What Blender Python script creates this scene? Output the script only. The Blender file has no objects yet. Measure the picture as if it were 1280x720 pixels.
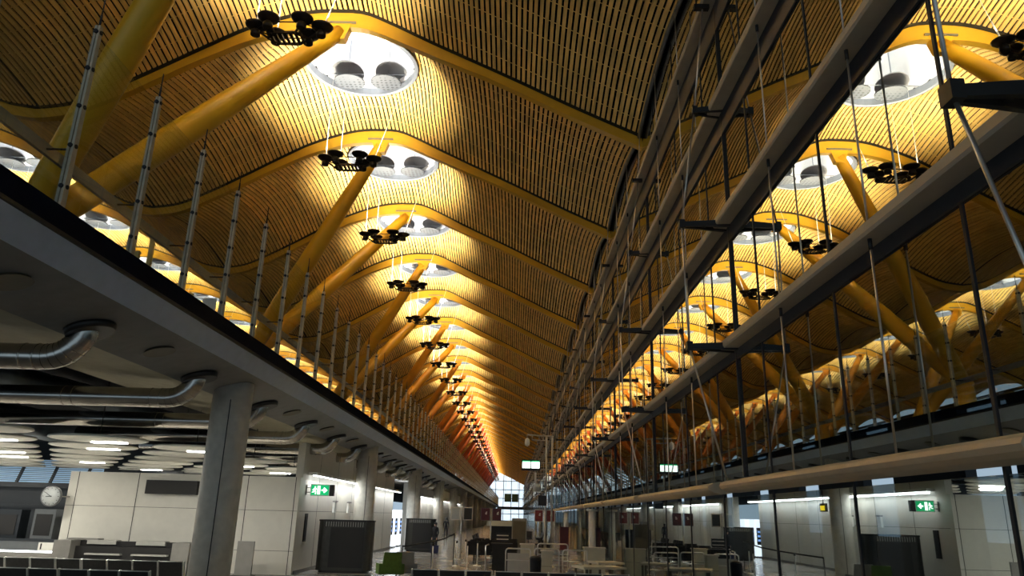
import bpy, bmesh, math, random
from mathutils import Vector, Matrix
random.seed(7)
PI = math.pi
SC = bpy.context.scene
COL = SC.collection
EYE = 2.1                      # camera height above the hall floor
ORD = ['first', 'second', 'third', 'fourth', 'fifth', 'sixth', 'seventh', 'eighth', 'ninth', 'tenth', 'eleventh', 'twelfth',
       'thirteenth', 'fourteenth', 'fifteenth', 'sixteenth']

# ------------------------------------------------------------------ materials
def mat(name, col, rough=.6, metal=0., noise=0., scale=4., emit=None, stretch=(1, 1, 1), bump=0.):
    m = bpy.data.materials.new(name); m.use_nodes = True
    nt = m.node_tree; b = nt.nodes['Principled BSDF']
    b.inputs['Base Color'].default_value = (*col, 1); b.inputs['Roughness'].default_value = rough
    b.inputs['Metallic'].default_value = metal
    if emit:
        b.inputs['Emission Color'].default_value = (*emit[:3], 1); b.inputs['Emission Strength'].default_value = emit[3]
    if noise or bump:
        g = nt.nodes.new('ShaderNodeNewGeometry'); mp = nt.nodes.new('ShaderNodeMapping')
        mp.inputs['Scale'].default_value = stretch
        n = nt.nodes.new('ShaderNodeTexNoise'); n.inputs['Scale'].default_value = scale; n.inputs['Detail'].default_value = 3
        nt.links.new(g.outputs['Position'], mp.inputs['Vector']); nt.links.new(mp.outputs['Vector'], n.inputs['Vector'])
        if noise:
            r = nt.nodes.new('ShaderNodeMapRange'); r.inputs['From Min'].default_value = .3; r.inputs['From Max'].default_value = .7
            r.inputs['To Min'].default_value = 1 - noise; r.inputs['To Max'].default_value = 1 + noise
            v = nt.nodes.new('ShaderNodeVectorMath'); v.operation = 'SCALE'
            v.inputs[0].default_value = col
            nt.links.new(n.outputs['Fac'], r.inputs['Value']); nt.links.new(r.outputs['Result'], v.inputs['Scale'])
            nt.links.new(v.outputs['Vector'], b.inputs['Base Color'])
        if bump:
            bp = nt.nodes.new('ShaderNodeBump'); bp.inputs['Strength'].default_value = bump
            nt.links.new(n.outputs['Fac'], bp.inputs['Height']); nt.links.new(bp.outputs['Normal'], b.inputs['Normal'])
    return m

def glass_mat(name, refl, tint, trans, fresnel=False):
    m = bpy.data.materials.new(name); m.use_nodes = True
    nt = m.node_tree; nt.nodes.clear()
    o = nt.nodes.new('ShaderNodeOutputMaterial'); mx = nt.nodes.new('ShaderNodeMixShader')
    t = nt.nodes.new('ShaderNodeBsdfTransparent'); g = nt.nodes.new('ShaderNodeBsdfGlossy')
    t.inputs['Color'].default_value = (*trans, 1); g.inputs['Color'].default_value = (*tint, 1); g.inputs['Roughness'].default_value = 0.0
    if fresnel:
        f = nt.nodes.new('ShaderNodeFresnel'); f.inputs['IOR'].default_value = refl
        k = nt.nodes.new('ShaderNodeMath'); k.operation = 'MULTIPLY'; k.inputs[1].default_value = .16
        nt.links.new(f.outputs['Fac'], k.inputs[0]); nt.links.new(k.outputs[0], mx.inputs['Fac'])
    else:
        mx.inputs['Fac'].default_value = refl
    nt.links.new(t.outputs[0], mx.inputs[1]); nt.links.new(g.outputs[0], mx.inputs[2]); nt.links.new(mx.outputs[0], o.inputs[0])
    return m

M = dict(
    slat=mat('bamboo_slat', (.77, .49, .14), .55, noise=.25, scale=3, stretch=(2.2, .25, 1)),
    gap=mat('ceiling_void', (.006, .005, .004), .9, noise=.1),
    gasket=mat('black_gasket', (.01, .01, .01), .6, noise=.1),
    edge=mat('grey_edge_tube', (.17, .17, .17), .35, .6, noise=.1),
    membrane=mat('white_membrane', (.62, .63, .66), .7, noise=.03),
    glow=mat('skylight_glazing', (.9, .95, 1), .3, noise=.02, emit=(.93, .97, 1, 2.2)),
    rim=mat('skylight_rim', (.16, .18, .22), .45, .2, noise=.05),
    disc_grey=mat('grey_diffuser', (.20, .20, .22), .5, noise=.05),
    black=mat('black_metal', (.018, .016, .014), .45, .3, noise=.15),
    lampblack=mat('dark_lamp_metal', (.035, .026, .02), .4, .6, noise=.15),
    white_rod=mat('white_rod', (.8, .8, .78), .4, noise=.03),
    lamp=mat('lamp_glow', (1, 1, .95), .4, noise=.02, emit=(1, .97, .88, 14.)),
    strip=mat('strip_glow', (1, 1, 1), .4, noise=.02, emit=(.95, .98, 1, 5.)),
    girder=mat('grey_girder_paint', (.38, .32, .235), .5, .1, noise=.06),
    girder_refl=mat('girder_dark_reflection', (.012, .015, .02), .6, noise=.1),  # dark reflection of the girder underside, put into the strip colour
    tan=mat('tan_transom_paint', (.55, .42, .27), .45, .1, noise=.08),
    steel=mat('brushed_steel', (.42, .40, .36), .38, .85, noise=.12, scale=9),
    postgrey=mat('post_steel', (.56, .47, .32), .6, .0, noise=.15, scale=6),
    rod=mat('tie_rod_steel', (.5, .46, .4), .3, .8, noise=.1),
    rail=mat('satin_rail', (.36, .38, .40), .35, .75, noise=.1),
    navy=mat('dark_fascia', (.004, .007, .016), .9, noise=.15),
    fascia=mat('pale_fascia', (.42, .50, .62), .6, noise=.06),
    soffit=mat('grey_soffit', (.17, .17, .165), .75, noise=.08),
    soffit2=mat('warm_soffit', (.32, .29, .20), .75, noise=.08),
    oval=mat('ochre_cover', (.10, .08, .045), .6, noise=.1),
    duct=mat('galvanised_duct', (.50, .47, .42), .22, 1., noise=.12, scale=3),
    foil=mat('foil_duct', (.10, .12, .14), .35, .9, noise=.3, scale=2, bump=.6),
    concrete=mat('column_concrete', (.64, .61, .53), .7, noise=.10, scale=5),
    seam=mat('seam_line', (.03, .03, .028), .8, noise=.1),
    wall=mat('wall_panel', (.66, .64, .57), .55, noise=.03),
    floor=None,
    carpet=mat('upper_floor', (.045, .042, .04), .8, noise=.15),
    white=mat('white_panel', (.82, .81, .74), .5, noise=.03),
    deskgrey=mat('desk_grey', (.22, .21, .19), .5, noise=.08),
    deskpale=mat('desk_pale', (.42, .41, .37), .5, noise=.06),
    screen=mat('display_black', (.010, .009, .008), .6, noise=.1),
    seatblack=mat('black_upholstery', (.035, .034, .032), .5, noise=.2, scale=20),
    seatrail=mat('pale_seat_rail', (.70, .69, .64), .35, .25, noise=.06),
    chrome=mat('seat_aluminium', (.62, .61, .58), .28, .9, noise=.08),
    green=mat('green_upholstery', (.07, .14, .012), .6, noise=.15, scale=12),
    greenlit=mat('green_sign_glow', (.0, .35, .14), .4, noise=.03, emit=(.0, .42, .13, 1.)),
    whitelit=mat('white_sign_glow', (.9, .95, .9), .4, noise=.02, emit=(.9, 1, .92, 2.2)),
    yellowlit=mat('yellow_sign_glow', (.9, .7, .02), .4, noise=.03, emit=(.95, .72, .02, 1.2)),
    palelit=mat('pale_lit_panel', (.8, .85, .95), .4, noise=.02, emit=(.85, .92, 1, 1.6)),
    bluelit=mat('blue_screen', (.1, .2, .5), .4, noise=.1, emit=(.25, .45, .95, 1.2)),
    red=mat('dark_red_panel', (.085, .010, .010), .45, noise=.15),
    red_bright=mat('red_panel', (.20, .022, .016), .45, noise=.15),  # brighter red, for the pale-framed pair
    signframe=mat('pale_sign_frame', (.62, .55, .45), .45, noise=.05),
    cream=mat('cream_counter', (.52, .48, .36), .5, noise=.06),
    cloth=mat('dark_cloth', (.012, .012, .014), .85, noise=.2),
    jeans=mat('grey_cloth', (.03, .032, .04), .85, noise=.2),
    skin=mat('skin_tone', (.42, .26, .18), .55, noise=.05),
    hair=mat('dark_hair', (.015, .012, .01), .6, noise=.2),
    board=mat('green_board', (.06, .10, .03), .4, noise=.1),
    sky=mat('end_window_daylight', (.8, .9, 1), .5, noise=.03, emit=(.72, .87, 1, .95)),
    bluesky=mat('louvre_daylight', (.4, .6, .8), .5, noise=.05, emit=(.45, .66, .85, .30)),
    darkwin=mat('dark_window_frame', (.012, .016, .02), .4, noise=.1),
    asphalt=mat('apron_ground', (.05, .05, .05), .9, noise=.2),
    perf=mat('perforated_dark_metal', (.05, .048, .042), .4, .5, noise=.12, scale=8),
    greywall=mat('dim_panel', (.12, .13, .135), .5, noise=.05),
    clockface=mat('clock_face', (.42, .44, .43), .4, noise=.02, emit=(.9, .97, .95, .03)),
    golden=mat('golden_post', (.55, .36, .10), .45, .2, noise=.12),
)
M['navy'].node_tree.nodes['Principled BSDF'].inputs['Specular IOR Level'].default_value = .05
M['glass_hi'] = glass_mat('facade_glass', .86, (.94, .93, .84), (.35, .4, .42))
M['glass_lo'] = glass_mat('facade_glass_lower', .50, (.86, .92, .90), (.55, .62, .66))
M['glass_thin'] = glass_mat('screen_glass', 1.45, (.9, .93, .95), (.93, .95, .95), True)
def mesh_sheet():
    m = bpy.data.materials.new('perforated_white'); m.use_nodes = True; nt = m.node_tree
    b = nt.nodes['Principled BSDF']; tc = nt.nodes.new('ShaderNodeTexCoord'); v = nt.nodes.new('ShaderNodeTexVoronoi')
    v.inputs['Scale'].default_value = 5.5; v.inputs['Randomness'].default_value = .15
    nt.links.new(tc.outputs['Object'], v.inputs['Vector'])
    r = nt.nodes.new('ShaderNodeValToRGB'); r.color_ramp.elements[0].position = .28; r.color_ramp.elements[1].position = .36
    r.color_ramp.elements[0].color = (.006, .008, .014, 1); r.color_ramp.elements[1].color = (.055, .062, .075, 1)
    nt.links.new(v.outputs['Distance'], r.inputs['Fac']); nt.links.new(r.outputs['Color'], b.inputs['Base Color'])
    return m
M['disc_mesh'] = mesh_sheet()
def floor_mat():
    m = mat('polished_floor', (.40, .38, .34), .18, noise=.15, scale=.8)
    return m
M['floor'] = floor_mat()
PAINT = {}
def paint(col):                                     # the roof steel runs from yellow through orange to red along the hall
    k = tuple(round(c, 3) for c in col)
    if k not in PAINT: PAINT[k] = mat('roof_steel_paint', k, .38, .05, noise=.05, scale=2)
    return PAINT[k]
def steel_col(i):                                   # i: rib counted from the near end
    st = [(0, (.62, .36, .012)), (3, (.62, .33, .012)), (6, (.62, .27, .012)), (10, (.55, .17, .012)), (16, (.45, .08, .015)), (40, (.35, .03, .015))]
    for (a, ca), (b, cb) in zip(st, st[1:]):
        if a <= i <= b:
            t = (i - a) / (b - a); t = round(t * 4) / 4
            return tuple(x + (y - x) * t for x, y in zip(ca, cb))
    return st[-1][1] if i > 0 else st[0][1]

# ------------------------------------------------------------------ mesh helpers
class MB:
    def __init__(s): s.v = []; s.f = []; s.m = []; s.sm = []; s.cur = 0
    def add(s, v, f, smooth=False):
        o = len(s.v); s.v += [tuple(p) for p in v]
        for q in f: s.f.append(tuple(i + o for i in q)); s.m.append(s.cur); s.sm.append(smooth)
        return s
    def box(s, x0, x1, y0, y1, z0, z1):
        v = [(x, y, z) for z in (z0, z1) for y in (y0, y1) for x in (x0, x1)]
        return s.add(v, [(0, 2, 3, 1), (4, 5, 7, 6), (0, 1, 5, 4), (2, 6, 7, 3), (0, 4, 6, 2), (1, 3, 7, 5)])
    def cbox(s, c, size, M3=None):
        v = []
        for k in (-.5, .5):
            for j in (-.5, .5):
                for i in (-.5, .5):
                    p = Vector((i * size[0], j * size[1], k * size[2]))
                    if M3: p = M3 @ p
                    v.append(p + Vector(c))
        return s.add(v, [(0, 2, 3, 1), (4, 5, 7, 6), (0, 1, 5, 4), (2, 6, 7, 3), (0, 4, 6, 2), (1, 3, 7, 5)])
    def bar(s, a, b, w, h):                         # box beam between two points
        a, b = Vector(a), Vector(b); d = b - a; L = d.length; d.normalize()
        up = Vector((0, 0, 1)) if abs(d.z) < .95 else Vector((0, 1, 0))
        r = d.cross(up).normalized(); u = r.cross(d)
        M3 = Matrix((r, d, u)).transposed()
        return s.cbox((a + b) / 2, (w, L, h), M3)
    def tube(s, pts, rad, n=10, cap=True):
        pts = [Vector(p) for p in pts]; k = len(pts)
        rad = rad if isinstance(rad, (list, tuple)) else [rad] * k
        v = []; prev = None
        for i, p in enumerate(pts):
            d = (pts[min(i + 1, k - 1)] - pts[max(i - 1, 0)]).normalized()
            if prev is None:
                up = Vector((0, 0, 1)) if abs(d.z) < .9 else Vector((0, 1, 0))
                r = d.cross(up).normalized()
            else:
                r = (prev - d * prev.dot(d)).normalized()
            prev = r; u = d.cross(r)
            for j in range(n):
                a = 2 * PI * j / n; v.append(p + (r * math.cos(a) + u * math.sin(a)) * rad[i])
        f = [(i * n + j, i * n + (j + 1) % n, (i + 1) * n + (j + 1) % n, (i + 1) * n + j) for i in range(k - 1) for j in range(n)]
        s.add(v, f, True)
        if cap:
            o = len(s.v) - len(v)
            s.f += [tuple(o + j for j in range(n))[::-1], tuple(o + (k - 1) * n + j for j in range(n))]
            s.m += [s.cur] * 2; s.sm += [False] * 2
        return s
    def lathe(s, prof, n=20, c=(0, 0, 0), smooth=True):
        v = []
        for r, z in prof:
            for j in range(n):
                a = 2 * PI * j / n; v.append((c[0] + r * math.cos(a), c[1] + r * math.sin(a), c[2] + z))
        k = len(prof)
        f = [(i * n + j, i * n + (j + 1) % n, (i + 1) * n + (j + 1) % n, (i + 1) * n + j) for i in range(k - 1) for j in range(n)]
        s.add(v, f, smooth); o = len(s.v) - len(v)
        if prof[0][0] > 1e-4: s.f.append(tuple(o + j for j in range(n))[::-1]); s.m.append(s.cur); s.sm.append(False)
        if prof[-1][0] > 1e-4: s.f.append(tuple(o + (k - 1) * n + j for j in range(n))); s.m.append(s.cur); s.sm.append(False)
        return s
    def prism(s, poly, y0, y1):                     # poly of (x, z), counter-clockwise seen from -y
        n = len(poly)
        v = [(x, y0, z) for x, z in poly] + [(x, y1, z) for x, z in poly]
        f = [tuple(range(n)), tuple(range(2 * n - 1, n - 1, -1))] + [(i, i + n, (i + 1) % n + n, (i + 1) % n) for i in range(n)]
        return s.add(v, f)
    def mesh(s, name, mats):
        me = bpy.data.meshes.new(name); me.from_pydata(s.v, [], s.f)
        for m in (mats if isinstance(mats, (list, tuple)) else [mats]): me.materials.append(m)
        me.polygons.foreach_set('material_index', s.m); me.polygons.foreach_set('use_smooth', s.sm)
        me.update(); return me
    def build(s, name, mats, parent=None, loc=(0, 0, 0)):
        return link(name, s.mesh(name, mats), parent, loc)

def link(name, me, parent=None, loc=(0, 0, 0)):
    o = bpy.data.objects.new(name, me); COL.objects.link(o); o.location = loc
    if parent: o.parent = parent
    return o
def tag(o, label=None, cat=None, group=None, kind=None):
    if label: o['label'] = label
    if cat: o['category'] = cat
    if group: o['group'] = group
    if kind: o['kind'] = kind
    return o
def struct(o): o['kind'] = 'structure'; return o
def thing(name, label, cat, loc=(0, 0, 0), rz=0., group=None):
    o = bpy.data.objects.new(name, None); COL.objects.link(o); o.location = loc; o.rotation_euler = (0, 0, rz)
    return tag(o, label, cat, group)
def dup(root, loc, label=None, rz=None, group=None):
    r = root.copy(); COL.objects.link(r); r.location = loc
    if rz is not None: r.rotation_euler = (0, 0, rz)
    if label: r['label'] = label
    if group: r['group'] = group
    for ch in list(root.children):
        c = ch.copy(); COL.objects.link(c); c.parent = r
        for g in list(ch.children):
            d = g.copy(); COL.objects.link(d); d.parent = c
    return r
def light(kind, loc, power, col, size=1., size_y=None, rot=(0, 0, 0), spread=None):
    l = bpy.data.lights.new(kind + '_light', kind); l.energy = power; l.color = col
    if kind == 'AREA':
        l.shape = 'RECTANGLE' if size_y else 'DISK'; l.size = size
        if size_y: l.size_y = size_y
        if spread: l.spread = spread
    else: l.shadow_soft_size = size
    o = bpy.data.objects.new('lamp_light', l); COL.objects.link(o); o.location = loc; o.rotation_euler = rot
    return o

# ------------------------------------------------------------------ roof
GX = 3.8                        # plane of the glazed facade
RX = -6.2                       # ridge of the hall's own wave
RX2 = -25.0                     # ridge of the next wave
RIB0 = 5.12; BAY = 8.; NB = 36
PR = [(0, 15.97), (.8, 15.92), (1.68, 15.55), (3.2, 14.78), (5.75, 13.55), (8, 12.43), (10.05, 11.48)]
PL = [(0, 15.97), (.8, 15.93), (1.6, 15.75), (3.04, 15.2), (4.2, 14.55), (5.7, 13.65), (7.1, 12.85), (8.3, 12.27), (9.4, 12.07)]
def interp(T, d):
    for i in range(len(T) - 1):
        if d <= T[i + 1][0] or i == len(T) - 2:
            x0, y0 = T[i]; x1, y1 = T[i + 1]
            def sl(j):
                if j == 0: return 0.
                if j == len(T) - 1: return (T[j][1] - T[j - 1][1]) / (T[j][0] - T[j - 1][0])
                return (T[j + 1][1] - T[j - 1][1]) / (T[j + 1][0] - T[j - 1][0])
            h = x1 - x0; t = min(max((d - x0) / h, 0), 1)
            return y0 * (2 * t ** 3 - 3 * t * t + 1) + sl(i) * h * (t ** 3 - 2 * t * t + t) + y1 * (3 * t * t - 2 * t ** 3) + sl(i + 1) * h * (t ** 3 - t * t)
def roof_z(x):
    d = x - RX
    if d >= 0: z = interp(PR, d)
    elif d >= -9.4: z = interp(PL, -d)
    else:
        e = x - RX2
        z = interp(PL, e) if e >= 0 else interp(PR, -e)
    return z + EYE
def bulge(t): return .55 * math.sin(PI * min(max(t, 0), 1))
XL = -35.05
def surf_z(x, y, ridge):
    z = roof_z(x) + bulge(y / BAY)
    d = math.hypot(x - ridge, y - SKY_DY); t = min(max((3.6 - d) / 1.4, 0), 1); t = t * t * (3 - 2 * t)
    return z + (15.97 + EYE + SKY_UP - z) * t
SKY_UP = .34
SKY_DY = 3.25; SKY_R = 2.12
def wave_samples(x0, x1, pitch):
    out = []; x = x0; acc = 0.; out.append(x)
    dx = .01; last = roof_z(x)
    while x < x1:
        x += dx; z = roof_z(x); acc += math.hypot(dx, z - last); last = z
        if acc >= pitch: out.append(x); acc -= pitch
    return out
def bay_mesh(x0, x1, ridge):
    b = MB(); NS = 16
    xs = wave_samples(x0 + .12, x1 - .05, .178)
    lo, hi = .27, BAY - .27
    def strip(xa, xb, ya, yb):
        n = max(2, int(round(NS * (yb - ya) / BAY)))
        v = []; f = []
        for i in range(n + 1):
            y = ya + (yb - ya) * i / n; za = surf_z(xa, y, ridge); zb = surf_z(xb, y, ridge)
            v += [(xa, y, za), (xb, y, zb), (xb, y, zb + .05), (xa, y, za + .05)]
        for i in range(n):
            o = 4 * i; p = o + 4
            f += [(o, o + 1, p + 1, p), (o + 1, o + 2, p + 2, p + 1), (o + 3, o, p, p + 3)]
        f += [(0, 3, 2, 1), (4 * n, 4 * n + 1, 4 * n + 2, 4 * n + 3)]
        b.add(v, f)
    for x in xs:
        z0 = roof_z(x); dz = (roof_z(x + .05) - z0) / .05; w = .112 / math.hypot(1, dz)
        xa, xb = x, min(x + w, x1); xm = (xa + xb) / 2 - ridge
        if abs(xm) < SKY_R + .04:
            c = math.sqrt((SKY_R + .05) ** 2 - xm * xm)
            if SKY_DY - c - lo > .1: strip(xa, xb, lo, SKY_DY - c)
            strip(xa, xb, SKY_DY + c, hi)
        else: strip(xa, xb, lo, hi)
    # cross battens between the slats
    g = wave_samples(x0 + .1, x1 - .05, .45)
    for k in range(1, 10):
        y = k * BAY / 10; h = .035
        v = []; f = []
        for x in g: v += [(x, y - .022, surf_z(x, y, ridge) + h), (x, y + .022, surf_z(x, y, ridge) + h)]
        for i in range(len(g) - 1):
            if math.hypot((g[i] + g[i + 1]) / 2 - ridge, y - SKY_DY) < SKY_R + .15: continue
            f.append((2 * i, 2 * i + 1, 2 * i + 3, 2 * i + 2))
        b.add(v, f)
    # dark backing
    b.cur = 1
    g = wave_samples(x0, x1, .3)
    if g[-1] < x1: g.append(x1)
    NY = 40; v = []; f = []
    for j in range(NY + 1):
        y = BAY * j / NY
        for x in g: v.append((x, y, surf_z(x, y, ridge) + .20))
    n = len(g)
    for j in range(NY):
        for i in range(n - 1):
            cx = (g[i] + g[i + 1]) / 2 - ridge; cy = BAY * (j + .5) / NY - SKY_DY
            if math.hypot(cx, cy) < SKY_R - .02: continue
            f.append((j * n + i, j * n + i + 1, (j + 1) * n + i + 1, (j + 1) * n + i))
    b.add(v, f)
    return b.mesh('ceiling', [M['slat'], M['gap']])
me1 = bay_mesh(-15.6, GX, RX); me2 = bay_mesh(XL, -15.6, RX2)
for k in range(NB):
    struct(link('ceiling', me1, None, (0, RIB0 + BAY * k, 0)))
    if k < 30: struct(link('ceiling', me2, None, (0, RIB0 + BAY * k, 0)))

# curved roof ribs
def rib_mesh(col):
    b = MB(); g = wave_samples(XL, GX, .3)
    if g[-1] < GX: g.append(GX)
    def dep(x):
        a = min(abs(x - RX), abs(x - RX2)); return .30 + .26 * max(0, 1 - a / 5.)
    v = []; f = []
    for x in g:
        z = roof_z(x); d = dep(x)
        v += [(x, -.13, z - d), (x, .13, z - d), (x, .13, z + .02), (x, -.13, z + .02)]
    for i in range(len(g) - 1):
        o = 4 * i; p = o + 4
        f += [(o, o + 1, p + 1, p), (o + 1, o + 2, p + 2, p + 1), (o + 2, o + 3, p + 3, p + 2), (o + 3, o, p, p + 3)]
    b.add(v, f)
    b.cur = 1; v = []; f = []
    for x in g:
        z = roof_z(x); v += [(x, -.27, z + .03), (x, .27, z + .03), (x, .27, z + .14), (x, -.27, z + .14)]
    for i in range(len(g) - 1):
        o = 4 * i; p = o + 4
        f += [(o, o + 1, p + 1, p), (o + 1, o + 2, p + 2, p + 1), (o + 2, o + 3, p + 3, p + 2), (o + 3, o, p, p + 3)]
    b.add(v, f)
    return b.mesh('roof_rib', [paint(col), M['gasket']])
ribm = {}
for k in range(NB + 1):
    c = (.58, .33, .02) if k < 8 else (.58, .30, .03)
    if c not in ribm: ribm[c] = rib_mesh(c)
    o = link('roof_rib', ribm[c], None, (0, RIB0 + BAY * k, 0))
    vis = k - 1      # rib 2 (y = 21) is the first in full view
    if k < 1: lab = 'curved yellow roof rib nearest the camera, above the frame'
    elif vis <= 11: lab = '%s curved roof rib from the near end of the slatted ceiling' % ORD[vis - 1]
    else: lab = 'far curved golden roof rib, beyond the eleventh from the near end'
    tag(o, lab, 'beam', 'curved roof ribs')

# grey tube that closes the ceiling against the glass
et = MB()
for k in range(NB):
    pts = [(GX - .10, RIB0 + BAY * k + .15 + (BAY - .3) * i / 10, roof_z(GX - .1) + bulge((.15 + (BAY - .3) * i / 10) / BAY) - .03) for i in range(11)]
    et.tube(pts, .065, 6)
tag(et.build('edge_tube', M['edge']), 'scalloped grey tube closing the slatted ceiling against the glass wall', 'tube')
eb = MB()
for k in range(NB):
    for i in range(10):
        t0, t1 = i / 10, (i + 1) / 10
        y0, y1 = RIB0 + BAY * (k + t0), RIB0 + BAY * (k + t1)
        z0, z1 = roof_z(GX) + bulge(t0), roof_z(GX) + bulge(t1)
        eb.add([(GX, y0, z0 - .15), (GX, y1, z1 - .15), (GX, y1, z1 + .3), (GX, y0, z0 + .3)], [(0, 1, 2, 3)])
        eb.add([(GX + .08, y0, z0 - .15), (GX + .08, y1, z1 - .15), (GX + .08, y1, z1 + .3), (GX + .08, y0, z0 + .3)], [(0, 3, 2, 1)])
        eb.add([(GX, y0, z0 - .15), (GX + .08, y0, z0 - .15), (GX + .08, y1, z1 - .15), (GX, y1, z1 - .15)], [(0, 1, 2, 3)])
struct(eb.build('trim_1', M['gasket']))

# ------------------------------------------------------------------ skylights
def skylight_parts(ridge):
    """vertices relative to the skylight's own centre (ridge, y, ridge height)"""
    Z0 = roof_z(ridge)
    def surf(r, a):
        x = r * math.cos(a); y = SKY_DY + r * math.sin(a)
        return x, r * math.sin(a), surf_z(ridge + x, y, ridge) - Z0
    n = 40; rim = MB(); v = []; f = []
    for j in range(n):
        a = 2 * PI * j / n
        for r, dz in ((SKY_R + .04, -.10), (SKY_R - .10, -.10), (SKY_R - .10, .22), (SKY_R + .04, .22)):
            x, y, z = surf(r, a); v.append((x, y, z + dz))
    for j in range(n):
        o, p = 4 * j, 4 * ((j + 1) % n)
        for q in range(4): f.append((o + q, p + q, p + (q + 1) % 4, o + (q + 1) % 4))
    rim.add(v, f, False)
    rim.cur = 1; v = []; f = []
    for j in range(n):
        a = 2 * PI * j / n
        for r, dz in ((SKY_R + .09, -.05), (SKY_R + .045, -.11)):
            x, y, z = surf(r, a); v.append((x, y, z + dz))
    for j in range(n): o, p = 2 * j, 2 * ((j + 1) % n); f.append((o, p, p + 1, o + 1))
    rim.add(v, f)
    drum = MB(); v = []; f = []
    for j in range(n):
        a = 2 * PI * j / n
        x, y, z = surf(SKY_R - .10, a); v.append((x, y, z + .2))
        w = 1 + .02 * math.cos(a * 10)
        v.append((1.97 * w * math.cos(a), 1.97 * w * math.sin(a), 1.5)); v.append((1.7 * math.cos(a), 1.7 * math.sin(a), 2.4))
    for j in range(n):
        o, p = 3 * j, 3 * ((j + 1) % n); f += [(o, o + 1, p + 1, p), (o + 1, o + 2, p + 2, p + 1)]
    drum.add(v, f, True)
    glz = MB().lathe([(1.72, 2.4), (1.2, 2.6), (0.001, 2.75)], 28)
    def disc(c, r, tilt):
        b = MB(); Rm = Matrix.Rotation(tilt, 3, 'X'); v = []; q = 24
        for z in (-.02, .02):
            for j in range(q):
                a = 2 * PI * j / q; v.append(Rm @ Vector((r * math.cos(a), r * math.sin(a), z)) + Vector(c))
        b.add(v, [tuple(range(q))[::-1], tuple(range(q, 2 * q))] + [(j, (j + 1) % q, q + (j + 1) % q, q + j) for j in range(q)])
        return b
    rods = MB()
    for x in (-.8, .8): rods.tube([(x, 1.25, .40), (x, 1.25, 2.4)], .012, 5); rods.tube([(x, 1.2, .8), (x, 1.2, 2.4)], .012, 5)
    rods.tube([(-1.8, 1.05, .55), (1.8, 1.05, .55)], .014, 5)
    return [('rim', rim, [M['rim'], M['gasket']]), ('drum', drum, M['membrane']), ('glazing', glz, M['glow']),
            ('grey_disc', disc((-.84, 1.35, .80), .64, -.25), M['disc_grey']), ('grey_disc', disc((.90, 1.35, .80), .64, -.25), M['disc_grey']),
            ('perforated_disc', disc((-.72, 1.30, .36), .60, .05), M['disc_mesh']), ('perforated_disc', disc((.72, 1.30, .36), .60, .05), M['disc_mesh']),
            ('hanger', rods, M['rim'])]
def merge(parts):
    out = MB(); mats = []
    for nme, b, m in parts:
        ms = m if isinstance(m, list) else [m]
        base = []
        for q in ms:
            if q not in mats: mats.append(q)
            base.append(mats.index(q))
        o = len(out.v); out.v += b.v
        out.f += [tuple(i + o for i in q) for q in b.f]; out.m += [base[i] for i in b.m]; out.sm += b.sm
    return out, mats
for ridge, count, wave in ((RX, NB, 1), (RX2, 22, 2)):
    P = skylight_parts(ridge); one, onem = merge(P); onemesh = one.mesh('skylight', onem); proto = None
    for k in range(count):
        loc = (ridge, RIB0 + BAY * k + SKY_DY, roof_z(ridge)); i = k - 1
        if wave == 1:
            if k < 2: lab = 'round skylight above the top edge of the view, %s the near end' % ('second from' if k else 'closest to')
            elif i <= 10: lab = '%s round white skylight along the ridge, counted from the near end' % ORD[i - 1]
            else: lab = 'tiny far round skylight on the ridge, beyond the tenth'
            g = 'round skylights along the ridge'
        else:
            if k <= 8: lab = '%s skylight seen low through the balcony glass, counted from the left' % ORD[k]
            else: lab = 'far small skylight seen below the handrail of the balcony'
            g = 'skylights over the next aisle'
        if k < (9 if wave == 1 else 4):
            if proto is None:
                proto = thing('skylight', lab, 'skylight', loc, 0, g)
                for nme, b, m in P: b.build(nme, m, proto)
            else: dup(proto, loc, lab)
        else: tag(link('skylight', onemesh, None, loc), lab, 'skylight', g)

# ------------------------------------------------------------------ V columns
def limb(a, b):
    a, b = Vector(a), Vector(b); n = 14; pts = [a.lerp(b, i / n) for i in range(n + 1)]
    def r(t): return (.34 + .07 * math.sin(PI * min(t * 1.15, 1))) if t < .45 else .405 - .16 * ((t - .45) / .55) ** 1.3
    return MB().tube(pts, [r(i / n) for i in range(n + 1)], 18)
def v_column(s, col, name='v_column'):
    """s = +1: leans toward the facade; origin at the slab under the pedestal"""
    t = bpy.data.objects.new(name, None); COL.objects.link(t); m = paint(col)
    B = (0, 0, 2.75)
    for dy in (-4., 4.):
        top = (s * 6.3, dy, 11.85)
        d = (Vector(top) - Vector(B)).normalized()
        l = limb(Vector(B) - d * .35, top).build('limb', m, t)
        h = MB()
        h.prism([(top[0] - .42, .30), (top[0] - .2, -.35), (top[0] + .2, -.35), (top[0] + .42, .30)], dy - .15, dy + .15)
        h.v = [(x, y, z + top[2]) for x, y, z in h.v]
        h.build('head_bracket', m, l)
        MB().box(top[0] - .55, top[0] + .55, dy - .20, dy + .20, top[2] + .24, top[2] + .30).build('head_plate', M['edge'], l)
    MB().lathe([(.75, 0), (.72, .15), (.55, .4), (.46, 1.6), (.44, 2.45), (.30, 2.75)], 20).build('pedestal', m, t)
    return t
SLAB = 3.47 + EYE
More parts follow.
